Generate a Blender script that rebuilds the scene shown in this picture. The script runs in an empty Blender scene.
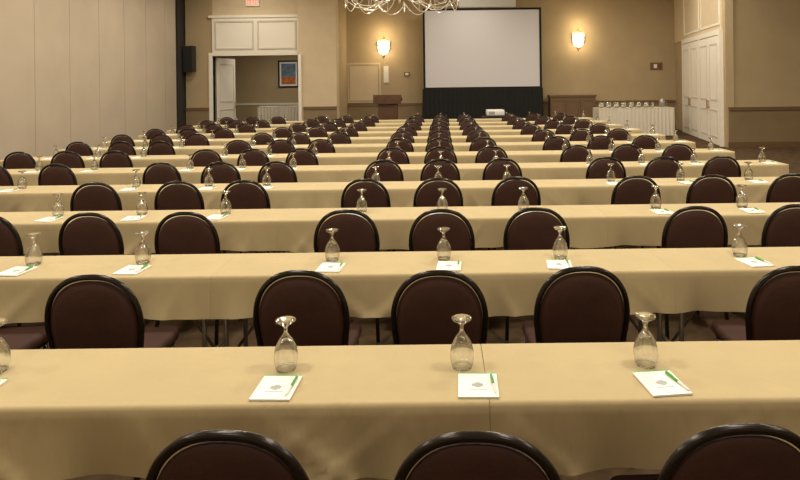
import bpy, bmesh, math, random
from mathutils import Vector, Matrix
random.seed(7)
S=bpy.context.scene
S.view_settings.view_transform='Standard'
col=S.collection

# ---------------- materials ----------------
def mat(name,c,rough=.6,metal=0,bump=0,bscale=50,bdist=.02,var=0,vscale=3,emit=None,es=0,sheen=0,spec=.5,vec=None):
    m=bpy.data.materials.new(name); m.use_nodes=True
    nt=m.node_tree; b=nt.nodes['Principled BSDF']
    b.inputs['Base Color'].default_value=(*c,1); b.inputs['Roughness'].default_value=rough
    b.inputs['Metallic'].default_value=metal
    b.inputs['Specular IOR Level'].default_value=spec
    if sheen: b.inputs['Sheen Weight'].default_value=sheen
    if emit: b.inputs['Emission Color'].default_value=(*emit,1); b.inputs['Emission Strength'].default_value=es
    tc=nt.nodes.new('ShaderNodeTexCoord')
    if bump:
        n=nt.nodes.new('ShaderNodeTexNoise'); n.inputs['Scale'].default_value=bscale; n.inputs['Detail'].default_value=4
        bp=nt.nodes.new('ShaderNodeBump'); bp.inputs['Strength'].default_value=bump; bp.inputs['Distance'].default_value=bdist
        src=tc.outputs['Object']
        if vec:
            mp=nt.nodes.new('ShaderNodeMapping'); mp.inputs['Scale'].default_value=vec; nt.links.new(src,mp.inputs['Vector']); src=mp.outputs['Vector']
        nt.links.new(src,n.inputs['Vector']); nt.links.new(n.outputs['Fac'],bp.inputs['Height']); nt.links.new(bp.outputs['Normal'],b.inputs['Normal'])
    if var:
        n=nt.nodes.new('ShaderNodeTexNoise'); n.inputs['Scale'].default_value=vscale; n.inputs['Detail'].default_value=5
        r=nt.nodes.new('ShaderNodeValToRGB')
        r.color_ramp.elements[0].position=.3; r.color_ramp.elements[1].position=.7
        r.color_ramp.elements[0].color=(*[x*(1-var) for x in c],1); r.color_ramp.elements[1].color=(*[min(1,x*(1+var)) for x in c],1)
        nt.links.new(tc.outputs['Object'],n.inputs['Vector']); nt.links.new(n.outputs['Fac'],r.inputs['Fac']); nt.links.new(r.outputs['Color'],b.inputs['Base Color'])
    return m
M={}
M['cloth']=mat('tablecloth_fabric',(.50,.405,.232),.85,bump=.45,bscale=4,bdist=.03,var=.04,vscale=2.5,sheen=.1,spec=.2,vec=(1.6,1,.5))
M['ply']=mat('plywood',(.35,.22,.11),.6)
M['steel']=mat('grey_steel',(.35,.34,.32),.35,.8)
M['frame']=mat('bronze_frame',(.014,.010,.008),.25,.2)
M['vinyl']=mat('burgundy_vinyl',(.052,.021,.016),.65,bump=.15,bscale=150,var=.18,vscale=8,spec=.35)
M['wall']=mat('beige_wall',(.43,.335,.20),.85,var=.05,vscale=1.5,bump=.05,bscale=60)
M['wains']=mat('wainscot_paint',(.25,.18,.10),.7,var=.05)
M['pillar']=mat('cream_wall',(.62,.51,.35),.8,var=.04)
M['trim']=mat('rail_brown',(.17,.10,.05),.5)
M['white']=mat('white_paint',(.82,.78,.70),.5)
M['mould']=mat('white_moulding',(.60,.55,.47),.5)
M['part']=mat('partition_fabric',(.49,.415,.325),.9,bump=.1,bscale=120,var=.05,vscale=1.2)
M['dark']=mat('dark_gap',(.03,.026,.022),.9)
M['black']=mat('black_cloth',(.010,.010,.010),.9)
M['screen']=mat('screen_fabric',(.70,.69,.73),.8)
M['ceil']=mat('ceiling_paint',(.62,.56,.46),.9)
M['carpet']=mat('carpet',(.085,.055,.032),1,bump=.2,bscale=200,var=.35,vscale=6,spec=.05)
M['paper']=mat('paper',(.90,.91,.90),.7)
M['ink']=mat('ink_grey',(.25,.27,.28),.7)
M['green']=mat('pen_green',(.10,.42,.06),.35)
M['wood']=mat('dark_wood',(.10,.045,.024),.4,var=.3,vscale=4)
M['brass']=mat('brass',(.45,.30,.12),.35,.9)
M['linen']=mat('white_linen',(.66,.61,.52),.85)
M['red']=mat('exit_red',(.7,.05,.03),.4,emit=(1,.08,.04),es=1.0)
M['maroon']=mat('plaque_maroon',(.22,.05,.035),.4)
M['glow']=mat('sconce_glass',(.9,.8,.6),.4,emit=(1,.84,.54),es=4)
M['bulb']=mat('lamp_disc',(1,.95,.85),.4,emit=(1,.9,.75),es=8)
M['crys']=mat('crystal',(.85,.80,.70),.15,.3)
M['plast']=mat('white_plastic',(.8,.8,.78),.35)
M['blue']=mat('painting_blue',(.12,.2,.3),.6,var=.5,vscale=6)
M['orange']=mat('painting_orange',(.5,.16,.05),.6,var=.4,vscale=6)
M['lens']=mat('lens_glass',(.01,.01,.015),.05)
g=bpy.data.materials.new('clear_glass'); g.use_nodes=True; nt=g.node_tree; nt.nodes.clear()
o=nt.nodes.new('ShaderNodeOutputMaterial'); tr=nt.nodes.new('ShaderNodeBsdfTransparent'); gl=nt.nodes.new('ShaderNodeBsdfGlass')
mx=nt.nodes.new('ShaderNodeMixShader')
gl.inputs['Roughness'].default_value=.02; gl.inputs['IOR'].default_value=1.6; gl.inputs['Color'].default_value=(1,1,1,1)
tr.inputs['Color'].default_value=(.98,.99,.98,1); mx.inputs['Fac'].default_value=.8
nt.links.new(tr.outputs[0],mx.inputs[1]); nt.links.new(gl.outputs[0],mx.inputs[2]); nt.links.new(mx.outputs[0],o.inputs[0])
M['glass']=g

# ---------------- mesh builder ----------------
class MB:
    def __init__(s): s.v=[];s.f=[];s.m=[];s.sm=[];s.mats=[]
    def mi(s,k):
        if k not in s.mats: s.mats.append(k)
        return s.mats.index(k)
    def add(s,vs,fs,k,smooth=False):
        o=len(s.v); s.v+= [tuple(v) for v in vs]; i=s.mi(k)
        for f in fs: s.f.append([a+o for a in f]); s.m.append(i); s.sm.append(smooth)
    def box(s,x0,x1,y0,y1,z0,z1,k,rot=None):
        vs=[Vector((x,y,z)) for z in (z0,z1) for y in (y0,y1) for x in (x0,x1)]
        if rot:
            c=Vector(((x0+x1)/2,(y0+y1)/2,(z0+z1)/2)); vs=[c+rot@(v-c) for v in vs]
        s.add(vs,[(0,2,3,1),(4,5,7,6),(0,1,5,4),(2,6,7,3),(0,4,6,2),(1,3,7,5)],k)
    def rbox(s,x0,x1,y0,y1,z0,z1,r,k):
        def ring(ins,z):
            pts=[]
            for cx,cy,a0 in ((x1-r,y1-r,0),(x0+r,y1-r,90),(x0+r,y0+r,180),(x1-r,y0+r,270)):
                for j in range(5):
                    a=math.radians(a0+j*22.5); pts.append((cx+(r-ins)*math.cos(a),cy+(r-ins)*math.sin(a),z))
            return pts
        h=z1-z0; c=min(r*.6,h*.35)
        rs=[ring(c,z0),ring(c*.3,z0+c*.3),ring(0,z0+c),ring(0,z1-c),ring(c*.3,z1-c*.3),ring(c,z1)]
        s.rings(rs,k,True,True)
    def rings(s,rs,k,smooth=True,caps=False,closed=True):
        n=len(rs[0]); vs=[p for r in rs for p in r]; fs=[]
        for i in range(len(rs)-1):
            for j in range(n if closed else n-1):
                a=i*n+j;b=i*n+(j+1)%n; fs.append((a,b,b+n,a+n))
        if caps: fs.append(tuple(range(n))[::-1]); fs.append(tuple((len(rs)-1)*n+j for j in range(n)))
        s.add(vs,fs,k,smooth)
    def lathe(s,prof,k,c=(0,0,0),n=20,smooth=True,caps=False):
        s.rings([[(c[0]+r*math.cos(2*math.pi*j/n),c[1]+r*math.sin(2*math.pi*j/n),c[2]+z) for j in range(n)] for r,z in prof],k,smooth,caps)
    def tube(s,pts,r,k,n=8,closed=False):
        pts=[Vector(p) for p in pts]; rs=[]; N=len(pts); up=None
        for i,p in enumerate(pts):
            if closed: t=pts[(i+1)%N]-pts[i-1]
            else: t=pts[min(i+1,N-1)]-pts[max(i-1,0)]
            t.normalize()
            if up is None:
                up=Vector((0,0,1)) if abs(t.z)<.9 else Vector((0,1,0))
            up=(up-t*up.dot(t)).normalized(); w=t.cross(up)
            rs.append([p+r*(math.cos(2*math.pi*j/n)*up+math.sin(2*math.pi*j/n)*w) for j in range(n)])
        if closed: rs.append(rs[0])
        s.rings(rs,k,True,not closed)
    def frame(s,x0,x1,z0,z1,t,y0,y1,k):
        for q in ((x0,x1,z0,z0+t),(x0,x1,z1-t,z1),(x0,x0+t,z0+t,z1-t),(x1-t,x1,z0+t,z1-t)): s.box(q[0],q[1],y0,y1,q[2],q[3],k)
    def mesh(s,name,fix=False):
        me=bpy.data.meshes.new(name); me.from_pydata(s.v,[],s.f)
        for k in s.mats: me.materials.append(M[k])
        for i,p in enumerate(me.polygons): p.material_index=s.m[i]; p.use_smooth=s.sm[i]
        if fix:
            bm=bmesh.new(); bm.from_mesh(me); bmesh.ops.remove_doubles(bm,verts=bm.verts,dist=1e-5); bmesh.ops.recalc_face_normals(bm,faces=bm.faces); bm.to_mesh(me); bm.free()
        me.update(); return me
    def obj(s,name,loc=(0,0,0),rz=0,parent=None):
        return inst(s.mesh(name),name,loc,rz,parent)
def inst(me,name,loc=(0,0,0),rz=0,parent=None):
    ob=bpy.data.objects.new(name,me); ob.location=loc; ob.rotation_euler=(0,0,rz); col.objects.link(ob)
    if parent: ob.parent=parent
    return ob
def wall(name,*a):
    b=MB(); b.box(*a); return b.obj(name)

CEIL=5.2
RAIL=1.02
# ---------------- room shell ----------------
wall('floor',-9.2,12.3,-3.2,25.4,-.1,0,'carpet')
wall('ceiling',-9.2,12.3,-3.2,25.4,CEIL,CEIL+.1,'ceil')
wall('wall_rear',-8.4,12,-3.2,-3,0,CEIL,'wall')
wall('wall_right',12,12.2,-3.2,16.4,0,CEIL,'wall')
wall('wall_right_return',7.5,12,16.2,16.4,0,CEIL,'wall')
wall('wall_far',-3.37,8.60,22.5,22.7,0,CEIL,'wall')
wall('wall_recess_side',-3.57,-3.37,20.7,22.7,0,CEIL,'wall')
b=MB(); b.box(-8.4,-7.5,20.5,20.7,0,CEIL,'wall'); b.box(-7.5,-4.6,20.5,20.7,2.75,CEIL,'pillar'); b.box(-4.6,-3.37,20.2,20.7,0,CEIL,'pillar')
b.obj('wall_far_left')
b=MB(); b.box(-8.62,-8.44,-3.2,20.7,0,CEIL,'dark')
y=-3.0
while y<19.6:
    y2=min(y+1.22,19.75); b.box(-8.44,-8.4,y+.006,y2-.006,.06,CEIL,'part'); y=y2
b.box(-8.44,-8.36,19.8,20.1,0,CEIL,'dark')
b.obj('wall_left')
wall('baseboard_left',-8.4,-8.38,-3,19.7,0,.1,'trim')
# foyer beyond the open door
b=MB(); b.box(-9.2,-3.57,25.2,25.4,0,3.4,'wall'); b.box(-9.2,-9.0,20.7,25.2,0,3.4,'wall'); b.box(-3.57,-3.4,22.7,25.4,0,3.4,'wall'); b.box(-9.2,-3.4,20.7,25.4,3.4,3.5,'ceil'); b.box(-8.99,-3.6,25.16,25.2,.95,1.03,'white')
b.obj('wall_foyer')
def rail(name,x0,x1,y0,y1):
    b=MB()
    b.box(x0,x1,y0,y1,0,RAIL-.06,'wains'); b.box(x0,x1,y0-.03,y1,RAIL-.06,RAIL+.03,'trim'); b.box(x0,x1,y0-.015,y1,0,.14,'trim')
    b.obj(name)
rail('trim_1',7.52,12,16.16,16.2); rail('trim_2',-3.36,8.5,22.46,22.5); rail('trim_3',-8.4,-7.62,20.46,20.5); rail('trim_4',-4.45,-3.37,20.16,20.2)
b=MB(); b.box(11.97,12,-3,16.16,0,RAIL-.06,'wains'); b.box(11.94,12,-3,16.16,RAIL-.06,RAIL+.03,'trim'); b.obj('trim_5')
# left doorway
b=MB()
b.box(-7.62,-7.5,20.44,20.72,0,2.75,'white'); b.box(-4.6,-4.5,20.12,20.72,0,2.75,'white')
b.box(-7.62,-4.5,20.44,20.5,2.75,2.85,'white'); b.box(-7.5,-4.61,20.44,20.5,2.85,4.0,'white'); b.box(-7.6,-4.61,20.40,20.5,4.0,4.08,'white')
for i in range(2):
    x0=-7.4+i*1.4; b.frame(x0,x0+1.28,2.95,3.9,.05,20.415,20.44,'mould')
b.obj('trim_doorway')
def door_leaf(name,loc,rz,w,h,knob=1):
    b=MB(); b.box(0,w,-.025,.025,.01,h,'white')
    for s in (-1,1):
        for z0,z1 in ((.2,.95),(1.2,h-.2)):
            y0,y1=sorted((s*.025,s*.035)); b.frame(.14,w-.14,z0,z1,.03,y0,y1,'mould')
        hx=w-.09 if knob else .05
        ys=sorted((s*.06,s*.075)); b.box(hx,hx+.04,ys[0],ys[1],.95,1.2,'brass')
        ys=sorted((s*.02,s*.065)); b.box(hx+.01,hx+.03,ys[0],ys[1],.98,1.0,'brass'); b.box(hx+.01,hx+.03,ys[0],ys[1],1.15,1.17,'brass')
    return b.obj(name,loc,rz)
door_leaf('door_1',(-7.46,20.76,0),math.radians(84),1.35,2.7)
# splayed right wall with two pairs of doors
P0=Vector((7.5,16.4,0)); P1=Vector((8.56,22.5,0)); d=P1-P0; LW=d.length; ang=math.atan2(d.y,d.x); dn=d.normalized(); nn=Vector((-dn.y,dn.x,0))
b=MB(); b.box(-.2,LW+.02,-.2,0,0,CEIL,'wall'); b.obj('wall_right_splayed',P0,ang)
b=MB()
b.box(0,LW,0,.03,3.10,4.75,'pillar')
b.box(0,4.72,0,.09,2.98,3.12,'white')
for x in (.0,2.30,4.60): b.box(x,x+.12,0,.09,0,2.98,'white')
for x in (.12,2.42):
    b.frame(x+.05,x+2.13,3.25,4.6,.06,.03,.05,'white'); b.box(x,x+2.18,.0,.012,0,2.98,'dark')
b.obj('trim_double_doors',P0,ang)
i=2
for x in (.135,2.435):
    for j in (0,1):
        door_leaf('door_%d'%i,P0+dn*(x+j*1.08)+nn*.06,ang,1.06,2.96,knob=1-j); i+=1

# ---------------- chair ----------------
def lean(z): return -(z-.45)*.15 if z>.45 else 0
def outl(t,a,b1,b2,zc,n1,n2,tap):
    c,s=math.cos(t),math.sin(t)
    if s>=0: x=a*math.copysign(abs(c)**(2/n1),c); z=zc+b1*abs(s)**(2/n1)
    else:
        x=a*math.copysign(abs(c)**(2/n2),c); z=zc-b2*abs(s)**(2/n2); x*=1-tap*(zc-z)/b2
    return x,z
b=MB()
path=[(-.215,-.09,0),(-.205,-.04,.22),(-.190,0,.44),(-.201,lean(.55),.55)]
for i in range(29):
    t=math.pi*(1-i/28); x,z=outl(t,.216,.250,.2,.67,2.4,2.35,0); path.append((x,lean(z),z))
path+=[(-x,y,z) for x,y,z in reversed(path[:4])]
b.tube(path,.0135,'frame',10)
for s in (-1,1):
    b.tube([(s*.205,.42,0),(s*.2,.40,.2),(s*.192,.36,.42)],.0115,'frame',8)
    b.tube([(s*.193,0,.43),(s*.193,.37,.43)],.011,'frame',8)
    b.lathe([(.016,0),(.016,.02),(.012,.025)],'dark',(s*.205,.42,0),8,caps=True); b.lathe([(.016,0),(.016,.02),(.012,.025)],'dark',(s*.215,-.09,0),8,caps=True)
b.tube([(-.194,.36,.425),(.194,.36,.425)],.011,'frame',8); b.tube([(-.2,0,.43),(.2,0,.43)],.011,'frame',8)
b.rbox(-.215,.215,.005,.44,.435,.495,.05,'vinyl')
N=48
def ring(sc,yo):
    r=[]
    for i in range(N):
        x,z=outl(2*math.pi*i/N,.203,.233,.165,.67,2.35,6,.08); x*=sc; z=.67+(z-.67)*sc
        r.append((x,lean(z)+yo,z))
    return r
rs=[ring(s,y) for s,y in ((.02,-.026),(.5,-.025),(.8,-.021),(.93,-.014),(.985,-.006),(1,0),(.985,.010),(.93,.022),(.8,.032),(.5,.038),(.02,.04))]
b.rings(rs,'vinyl',True,True)
chair=b.mesh('banquet_chair')

# ---------------- goblet (upturned), pad, pen ----------------
b=MB()
prof=[(.036,0),(.040,.012),(.0445,.035),(.0435,.06),(.037,.085),(.025,.108),(.012,.124),(.0075,.134),(.0065,.145),(.008,.155),(.015,.163),(.028,.170),(.036,.175),(.0375,.178),(.0365,.181),(.030,.180),(.015,.178),(.0001,.177)]
b.lathe(prof,'glass',n=28)
b.lathe([(.0001,.118),(.014,.113),(.022,.102),(.033,.083),(.0405,.06),(.0415,.035),(.037,.012),(.0335,0),(.036,0)],'glass',n=28)
goblet=b.mesh('water_goblet',True)
b=MB(); b.box(-.068,.068,-.085,.085,0,.006,'paper'); b.box(-.068,.068,.079,.085,.006,.0065,'green')
for i in range(5): 
    w=.022-.006*abs(i-2)+.004*(i%2); b.box(-w,w*.8,-.02+i*.007,-.016+i*.007,.006,.0064,'ink')
b.box(-.03,.03,-.036,-.033,.006,.0064,'ink')
pad=b.mesh('notepad')
b=MB()
def pl(prof,k):
    n=8; b.rings([[(r*math.cos(2*math.pi*j/n),y,.0045+r*math.sin(2*math.pi*j/n)) for j in range(n)] for r,y in prof],k,True,True)
pl([(.001,-.072),(.0035,-.062),(.0045,-.05),(.0045,-.01)],'plast'); pl([(.0045,-.01),(.0045,.06)],'green'); pl([(.003,.06),(.003,.068)],'plast')
b.box(-.0015,.0015,.02,.06,.009,.0115,'green')
pen=b.mesh('pen')

# ---------------- tables ----------------
TZ=.75; DEP=.46; DROP=.228
def table_mesh(L,seed,endL,endR):
    rnd=random.Random(seed); b=MB()
    b.box(-L/2+.01,L/2-.01,.012,DEP-.012,TZ-.03,TZ-.006,'ply')
    for s in (-1,1):
        x=s*(L/2-.06)
        b.tube([(x,.06,TZ-.03),(x,.06,.02)],.014,'steel'); b.tube([(x,DEP-.06,TZ-.03),(x,DEP-.06,.02)],.014,'steel')
        b.tube([(x,.06,.25),(x,DEP-.06,.25)],.010,'steel'); b.box(x-.02,x+.02,.03,DEP-.03,0,.022,'steel')
        b.tube([(x,DEP/2,.25),(x-s*.35,DEP/2,TZ-.03)],.009,'steel')
    nx=150; ph=[rnd.uniform(0,6.28) for _ in range(6)]
    cr=[(rnd.uniform(-L/2,L/2),rnd.uniform(-.35,.35),rnd.uniform(.006,.015),rnd.uniform(.022,.045)) for _ in range(10)]
    def w(x,t):
        v=t*t*(.014*math.sin(x*6+ph[0])+.008*math.sin(x*15+ph[1])+.005*math.sin(x*29+ph[2]))
        for c,sl,a,wd in cr: v+=a*t*math.exp(-((x-c-sl*t)/wd)**2)
        return v
    rs=[]
    xs=[-L/2+L*i/nx for i in range(nx+1)]
    for x in xs:
        e=min(1,(L/2-abs(x))/.12)
        hem=(.007*math.sin(x*2.3+ph[3])+.004*math.sin(x*9+ph[4]))*e
        r=[]
        for k in range(9):
            t=1-k/8; r.append((x,-.003-.016*t-w(x,t)*e,TZ-.014-(DROP-.014+hem)*t))
        r+=[(x,.001,TZ-.005),(x,.008,TZ-.0005),(x,.014,TZ)]
        for k in range(1,8): r.append((x,.014+(DEP-.028)*k/8,TZ+.0012*math.sin(x*5+k+ph[5])*e))
        r+=[(x,DEP-.014,TZ),(x,DEP-.008,TZ-.0005),(x,DEP-.001,TZ-.005)]
        for k in range(7):
            t=k/6; r.append((x,DEP+.003+.012*t+w(x+3,t)*e,TZ-.014-(DROP-.014-hem)*t))
        rs.append(r)
    b.rings(rs,'cloth',True,False,False)
    for s,e in ((-1,endL),(1,endR)):
        if e:
            q=[]
            for k in range(7):
                t=k/6; q.append([(s*(L/2+.0+.012*t+.004*t*math.sin(j*1.3)),-.019*t+(DEP+.034*t)*j/14,TZ-DROP*t) for j in range(15)])
            b.rings(q,'cloth',True,False,False)
    return b.mesh('banquet_table')
L=2.54; LR=2.94
TM={'L':table_mesh(L-.0006,1,True,False),'R':table_mesh(LR-.0006,2,False,True),'M':table_mesh(L-.0006,3,False,False),'M2':table_mesh(L-.0006,4,False,False),'M1':table_mesh(L-.002,5,False,False)}
R=random.Random(11)
for n in range(1,13):
    F=2.49+1.37*(n-1); Y=F-DEP
    cents=[-2,-1,0,1] if n>=4 else [-1,0,1]
    off=.15-1.27 if n==1 else 0
    if n==1: cents=[-1,0,1,2]
    for c in cents:
        k='L' if c==cents[0] else 'R' if c==cents[-1] else ('M' if (n+c)%2 else 'M2')
        if n==1 and k[0]=='M': k='M1'
        inst(TM[k],'banquet_table',(c*L+off+(.2 if k=='R' else 0),Y,0))
    xs=[]
    for c in ([-2,-1,0,1] if n>=4 else [-1,0,1]):
        for j in (-1,0,1): xs.append(c*2.52+j*.67+R.uniform(-.03,.03))
    if n==1: xs=[-1.60,-.55,.085,.755,1.9]
    if n==2: xs=[-2.33,-1.625,-.665,-.015,.655,1.645,2.4]
    if n==3: xs=[-3.1,-2.43,-1.76,-.66,0,.655,1.74,2.44,3.15]
    if n==4: xs=[x for x in xs if x<-4]+[-3.14,-2.39,-1.79,-.69,-.03,.68,1.77,2.46,3.18]
    gs=list(xs)
    if n==1: gs[0]=-1.625
    if n==2: gs=[-2.42,-1.76,-.665,-.0,.69,1.77,2.4]
    if n>=5: gs.append(4.02+R.uniform(-.05,.05))
    for x in xs:
        if not(n==1 and abs(x)>1.2):
            inst(chair,'banquet_chair',(x,Y-(.415 if n==1 else .455)+R.uniform(-.02,.02),0),math.radians(R.uniform(-3.5,3.5)))
    for x in gs:
        gx=x+R.uniform(-.015,.015)+( -.015 if n==1 else 0)
        inst(goblet,'water_goblet',(gx,Y+(.25 if n==1 else .265)+R.uniform(-.01,.015),TZ+.0015),R.uniform(0,6))
        px=x+R.uniform(-.03,.04); pr=math.radians(R.uniform(-8,8)); py=Y+.105+(0 if n==1 else .02)
        if n==1: px={-.55:-.575,.085:.118,.755:.75}.get(x,x); pr=math.radians({-.55:-2,.085:-2,.755:6}.get(x,0))
        inst(pad,'notepad',(px,py,TZ+.0015),pr)
        inst(pen,'pen',(px+.052,py+.0,TZ+.0082),pr+math.radians(R.uniform(-2,10)))

# ---------------- projection screen with skirt ----------------
root=bpy.data.objects.new('projection_screen',None); col.objects.link(root); root.location=(1.5,21.8,0)
b=MB(); b.box(-2.02,2.02,-.01,.01,1.6,4.32,'screen'); b.obj('screen_surface',parent=root)
b=MB(); b.frame(-2.08,2.08,1.54,4.38,.07,-.03,.03,'black')
for s in (-1,1):
    b.box(s*1.9-.03,s*1.9+.03,.04,.08,0,4.2,'steel'); b.box(s*1.9-.03,s*1.9+.03,-.25,.5,0,.05,'steel')
b.obj('screen_frame',parent=root)
def pleat(b,pts,z0,z1,k,amp,per):
    bot=[];P=[Vector(p) for p in pts]; top=[]; d=0
    for a,c in zip(P,P[1:]):
        Ln=(c-a).length; t=(c-a)/Ln; nrm=Vector((t.y,-t.x)); m=max(2,int(Ln/per*6))
        for i in range(m+1):
            s=math.sin((d+Ln*i/m)/per*2*math.pi); p=a+t*Ln*i/m
            q=p+nrm*amp*(s+.6); top.append((*(p+nrm*amp*.3*(s+1)),z1)); bot.append((*q,z0))
        d+=Ln
    b.rings([bot,[((x+u)/2,(y+v)/2,(z0+z1)/2) for (x,y,_),(u,v,_) in zip(bot,top)],top],k,True,False,False)
b=MB(); pleat(b,[(-2.1,.5),(-2.1,-.06),(2.1,-.06),(2.1,.5)],.02,1.56,'black',.03,.16); b.obj('black_skirt',parent=root)
b=MB(); b.box(.7,2.75,22.2,22.495,4.46,4.85,'plast'); b.box(.72,2.73,22.19,22.2,4.48,4.52,'white'); b.obj('retractable_screen_housing')

# ---------------- draped tables ----------------
def draped(name,x0,x1,y0,y1,h):
    b=MB(); b.box(x0,x1,y0,y1,h-.02,h,'linen')
    pleat(b,[(x0,y1),(x0,y0),(x1,y0),(x1,y1),(x0,y1)],.02,h-.005,'linen',.02,.12)
    b.box(x0-.012,x1+.012,y0-.012,y1+.012,h-.005,h+.004,'linen')
    for x in (x0+.1,x1-.1):
        for y in (y0+.1,y1-.1): b.tube([(x,y,0),(x,y,h-.02)],.015,'steel')
    return b.obj(name)
draped('buffet_table',5.0,7.4,19.6,20.3,.9)
draped('buffet_table',-6.9,-4.7,23.4,24.1,.95)
b=MB()
for i in range(22):
    x=5.08+.08*i; y=19.75+.12*(i%3)
    b.lathe([(.03,0),(.036,.08),(.038,.17),(.034,.17),(.03,.02)],'glass',(x,y,0),12)
b.obj('drinking_glasses',(0,0,.905))
b=MB(); b.lathe([(.07,0),(.09,.03),(.10,.16),(.08,.24),(.03,.27),(.02,.30)],'steel',n=16,caps=True); b.tube([(.09,0,.19),(.15,0,.17),(.15,0,.08),(.10,0,.06)],.010,'steel'); b.obj('coffee_urn',(7.15,20.0,.905))

# ---------------- lectern ----------------
b=MB()
b.box(-.36,.36,-.25,.25,0,.08,'wood'); b.box(-.30,.30,-.20,.2,.08,1.2,'wood')
b.frame(-.24,.24,.2,1.1,.04,-.215,-.2,'wood')
b.box(-.44,.44,-.28,.28,1.28,1.32,'wood',Matrix.Rotation(math.radians(-14),3,'X')); b.box(-.38,.38,-.24,.22,1.18,1.26,'wood'); b.box(-.44,.44,-.3,-.27,1.14,1.42,'wood')
b.obj('lectern',(-1.65,19.6,0))
b=MB(); b.box(-.8,.8,-.22,.22,.06,1.22,'trim'); b.box(-.84,.84,-.26,.24,1.22,1.28,'trim'); b.box(-.76,.76,-.18,.2,0,.06,'dark')
for i in range(3):
    x0=-.76+i*.51; x1=x0+.48
    b.frame(x0,x1,.15,1.13,.05,-.24,-.22,'trim')
    b.lathe([(.015,0),(.015,.02)],'brass',(x1-.08,-.25,.65),8,caps=True)
b.obj('wooden_sideboard',(4.7,22.15,0))

# ---------------- projector and cart ----------------
b=MB(); b.box(-.4,.4,-.3,.3,.72,.75,'dark'); b.box(-.36,.36,-.27,.27,.3,.32,'dark')
for x in (-.36,.36):
    for y in (-.26,.26): b.tube([(x,y,.04),(x,y,.72)],.014,'frame'); b.lathe([(.02,0),(.025,.02),(.02,.04)],'dark',(x,y,0),8,caps=True)
b.obj('projector_cart',(1.65,18.7,0))
b=MB(); b.rbox(-.27,.27,-.2,.2,.02,.2,.05,'plast'); b.rings([[(.1+r*math.cos(a*.524),y,.11+r*math.sin(a*.524)) for a in range(12)] for r,y in ((.06,.19),(.06,.23),(.045,.23),(.04,.21))],'lens',True,True)
for x in (-.2,.2): b.lathe([(.015,0),(.02,.02)],'dark',(x,-.12,0),8,caps=True); b.lathe([(.015,0),(.02,.02)],'dark',(x,.12,0),8,caps=True)
for i in range(6): b.box(-.2+i*.03,-.185+i*.03,-.203,-.198,.06,.15,'dark')
b.obj('projector',(1.65,18.7,.751))

# ---------------- sconces ----------------
for X,Z in ((-2.03,3.08),(5.03,3.27)):
    r=bpy.data.objects.new('wall_sconce',None); col.objects.link(r); r.location=(X,22.495,Z)
    b=MB(); n=14
    def half(rad,z): return [(rad*math.cos(math.pi*j/n+math.pi),rad*math.sin(math.pi*j/n+math.pi)-.02,z) for j in range(n+1)]
    b.rings([half(.03,-.28),half(.15,-.22),half(.20,-.1),half(.225,.2),half(.225,.24)],'glow',True,False,False); b.obj('glass_shade',parent=r)
    b=MB()
    for z,rad in ((.22,.235),(-.1,.21),(.06,.225)): b.tube(half(rad,z),.014,'brass',6)
    for a in (0,3,7,11,14):
        t=math.pi*a/n+math.pi; b.tube([(.228*math.cos(t),.228*math.sin(t)-.02,.22),(.207*math.cos(t),.207*math.sin(t)-.02,-.1),(.03*math.cos(t),.03*math.sin(t)-.02,-.30)],.010,'brass',6)
    b.lathe([(.005,-.38),(.03,-.36),(.012,-.33),(.035,-.30),(.02,-.28)],'brass',(0,-.04,0),10,caps=True)
    for s in (-1,0,1): b.tube([(s*.17,-.06,.22),(s*.08,-.05,.30),(0,-.04,.36)],.008,'brass',6)
    b.lathe([(.03,.34),(.02,.38),(.004,.42)],'brass',(0,-.04,0),10,caps=True)
    b.box(-.08,.08,-.02,0,-.25,.3,'brass'); b.obj('bracket',parent=r)
    for dz,e in ((.45,18),(-.15,18)):
        l=bpy.data.lights.new('bulb','POINT'); l.energy=e; l.color=(1,.76,.44); l.shadow_soft_size=.15
        lo=bpy.data.objects.new('bulb',l); lo.location=(0,-.42,dz); col.objects.link(lo); lo.parent=r

# ---------------- chandelier ----------------
r=bpy.data.objects.new('chandelier',None); col.objects.link(r); r.location=(-.72,12,0)
b=MB()
b.tube([(0,0,CEIL),(0,0,4.1)],.02,'brass'); b.lathe([(.12,CEIL-.06),(.12,CEIL)],'brass',n=16,caps=True)
b.lathe([(.01,3.35),(.08,3.42),(.03,3.5),(.1,3.65),(.05,3.8),(.09,3.95),(.03,4.1)],'brass',n=14,caps=True)
K=12
for i in range(K):
    a=2*math.pi*i/K; ca,sa=math.cos(a),math.sin(a)
    pts=[(rr*ca,rr*sa,z) for rr,z in ((.05,3.7),(.2,3.55),(.42,3.34),(.65,3.24),(.88,3.26),(1.05,3.38),(1.1,3.52))]
    b.tube(pts,.010,'crys',6); b.lathe([(.02,3.50),(.06,3.53),(.065,3.55)],'brass',(1.1*ca,1.1*sa,0),10,caps=True)
    b.lathe([(.014,3.55),(.014,3.67)],'plast',(1.1*ca,1.1*sa,0),8,caps=True); b.lathe([(.001,3.67),(.02,3.70),(.012,3.74),(.001,3.78)],'glow',(1.1*ca,1.1*sa,0),8)
    b.tube([(rr*ca,rr*sa,z) for rr,z in ((.06,4.0),(.3,4.05),(.5,3.85),(.62,3.55),(.65,3.24))],.008,'crys',6)
for R0,z0,dip in ((1.08,3.46,.24),):
    for i in range(K):
        a0=2*math.pi*i/K; pts=[]
        for j in range(9):
            t=j/8; a=a0+t*2*math.pi/K; pts.append((R0*math.cos(a),R0*math.sin(a),z0-dip*4*t*(1-t)))
        b.tube(pts,.008,'crys',5)
b.obj('chandelier_frame',parent=r)

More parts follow.
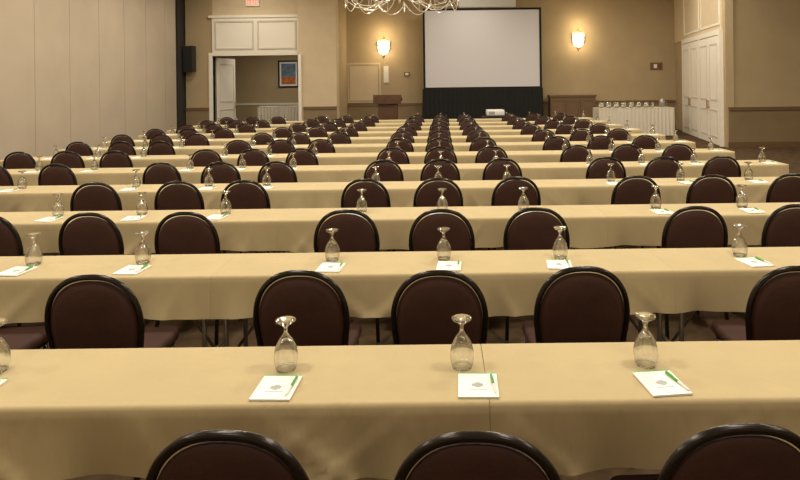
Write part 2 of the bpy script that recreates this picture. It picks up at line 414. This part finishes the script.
# ---------------- wall items ----------------
b=MB(); b.box(-.16,.16,-.14,.14,-.42,.42,'dark'); b.box(-.14,.14,-.15,-.14,-.4,.4,'black'); b.lathe([(.1,0),(.06,.01)],'steel',(0,0,.42),8); b.box(-.03,.03,.14,.3,-.05,.05,'steel'); b.obj('wall_speaker',(-8.15,20.19,2.65))
b=MB(); b.box(-.22,.22,-.06,0,-.12,.12,'white'); 
for x in (-.15,-.06,.05,.13):
    b.box(x-.03,x-.015,-.066,-.06,-.07,.07,'red'); b.box(x-.015,x+.03,-.066,-.06,.05,.07,'red'); b.box(x-.015,x+.03,-.066,-.06,-.07,-.05,'red')
b.obj('exit_sign',(-6.15,20.495,4.5))
b=MB(); b.frame(-.42,.42,-.55,.55,.06,-.04,0,'black')
b.box(-.36,.36,-.015,0,-.49,.49,'paper'); b.box(-.29,.29,-.02,-.015,-.1,.42,'blue'); b.box(-.29,.29,-.02,-.015,-.42,-.1,'orange')
b.obj('framed_picture',(-6.15,25.195,2.2))
b=MB(); b.box(-.22,.22,-.03,0,-.13,.13,'trim'); b.box(-.1,.02,-.035,-.03,-.07,.07,'plast'); b.box(.05,.15,-.035,-.03,-.07,.07,'maroon'); b.obj('wall_plaque',(7.85,22.495,2.28))
b=MB(); b.box(-.09,.09,-.02,0,-.3,.3,'white'); b.box(-.05,.05,-.03,-.02,.05,.2,'plast'); b.box(-.05,.05,-.03,-.02,-.2,-.05,'plast'); b.obj('wall_switch_panel',(-1.95,22.495,2.1))
b=MB(); b.box(-.1,.1,-.03,0,-.07,.07,'trim'); b.box(-.06,.06,-.035,-.03,-.04,.04,'white'); b.obj('wall_thermostat',(-1.2,22.495,2.1))
b=MB(); b.box(-.6,.6,-.04,0,-.72,.72,'pillar'); b.frame(-.55,.55,-.67,.67,.04,-.05,-.04,'wall')
b.obj('wall_access_panel',(-2.75,22.495,1.8))

# ---------------- ceiling lights ----------------
def down(x,y,z,e,sz=.5):
    b=MB(); b.lathe([(.30,0),(.30,-.02),(.24,-.02),(.22,-.004)],'white',n=20); b.lathe([(.22,-.004),(.001,-.004)],'bulb',n=20)
    o=b.obj('recessed_downlight',(x,y,z))
    l=bpy.data.lights.new('lamp','AREA'); l.shape='DISK'; l.size=sz; l.energy=e; l.color=(1,.885,.70)
    lo=bpy.data.objects.new('lamp',l); lo.location=(0,0,-.03); col.objects.link(lo); lo.parent=o
for x in (-6,-2,2,6):
    for y in (2.2,5.6,9,12.4,15.8): down(x,y,CEIL,84)
    down(x,-1.2,CEIL,36)  # unseen extra row behind the camera, added to brighten the table skirts
down(1,20,CEIL,42); down(-6,18.8,CEIL,40); down(6.0,18.6,CEIL,66); down(10,10,CEIL,40)  # third one is an unseen lamp added to brighten the right-hand doors
down(-6.2,22.8,3.4,40,.4)

w=bpy.data.worlds.new('world'); S.world=w; w.use_nodes=True; w.node_tree.nodes['Background'].inputs[0].default_value=(.5,.42,.32,1); w.node_tree.nodes['Background'].inputs[1].default_value=.05

# ---------------- camera ----------------
cd=bpy.data.cameras.new('camera'); cam=bpy.data.objects.new('camera',cd); col.objects.link(cam)
cd.sensor_width=36; cd.lens=27.9; cd.shift_x=-.05; cd.shift_y=-.1975; cd.clip_end=200
cam.location=(0,0,1.8)
cam.rotation_euler=(Matrix.Rotation(math.radians(90),3,'X')@Matrix.Rotation(math.radians(-.7),3,'Z')).to_euler()
S.camera=cam
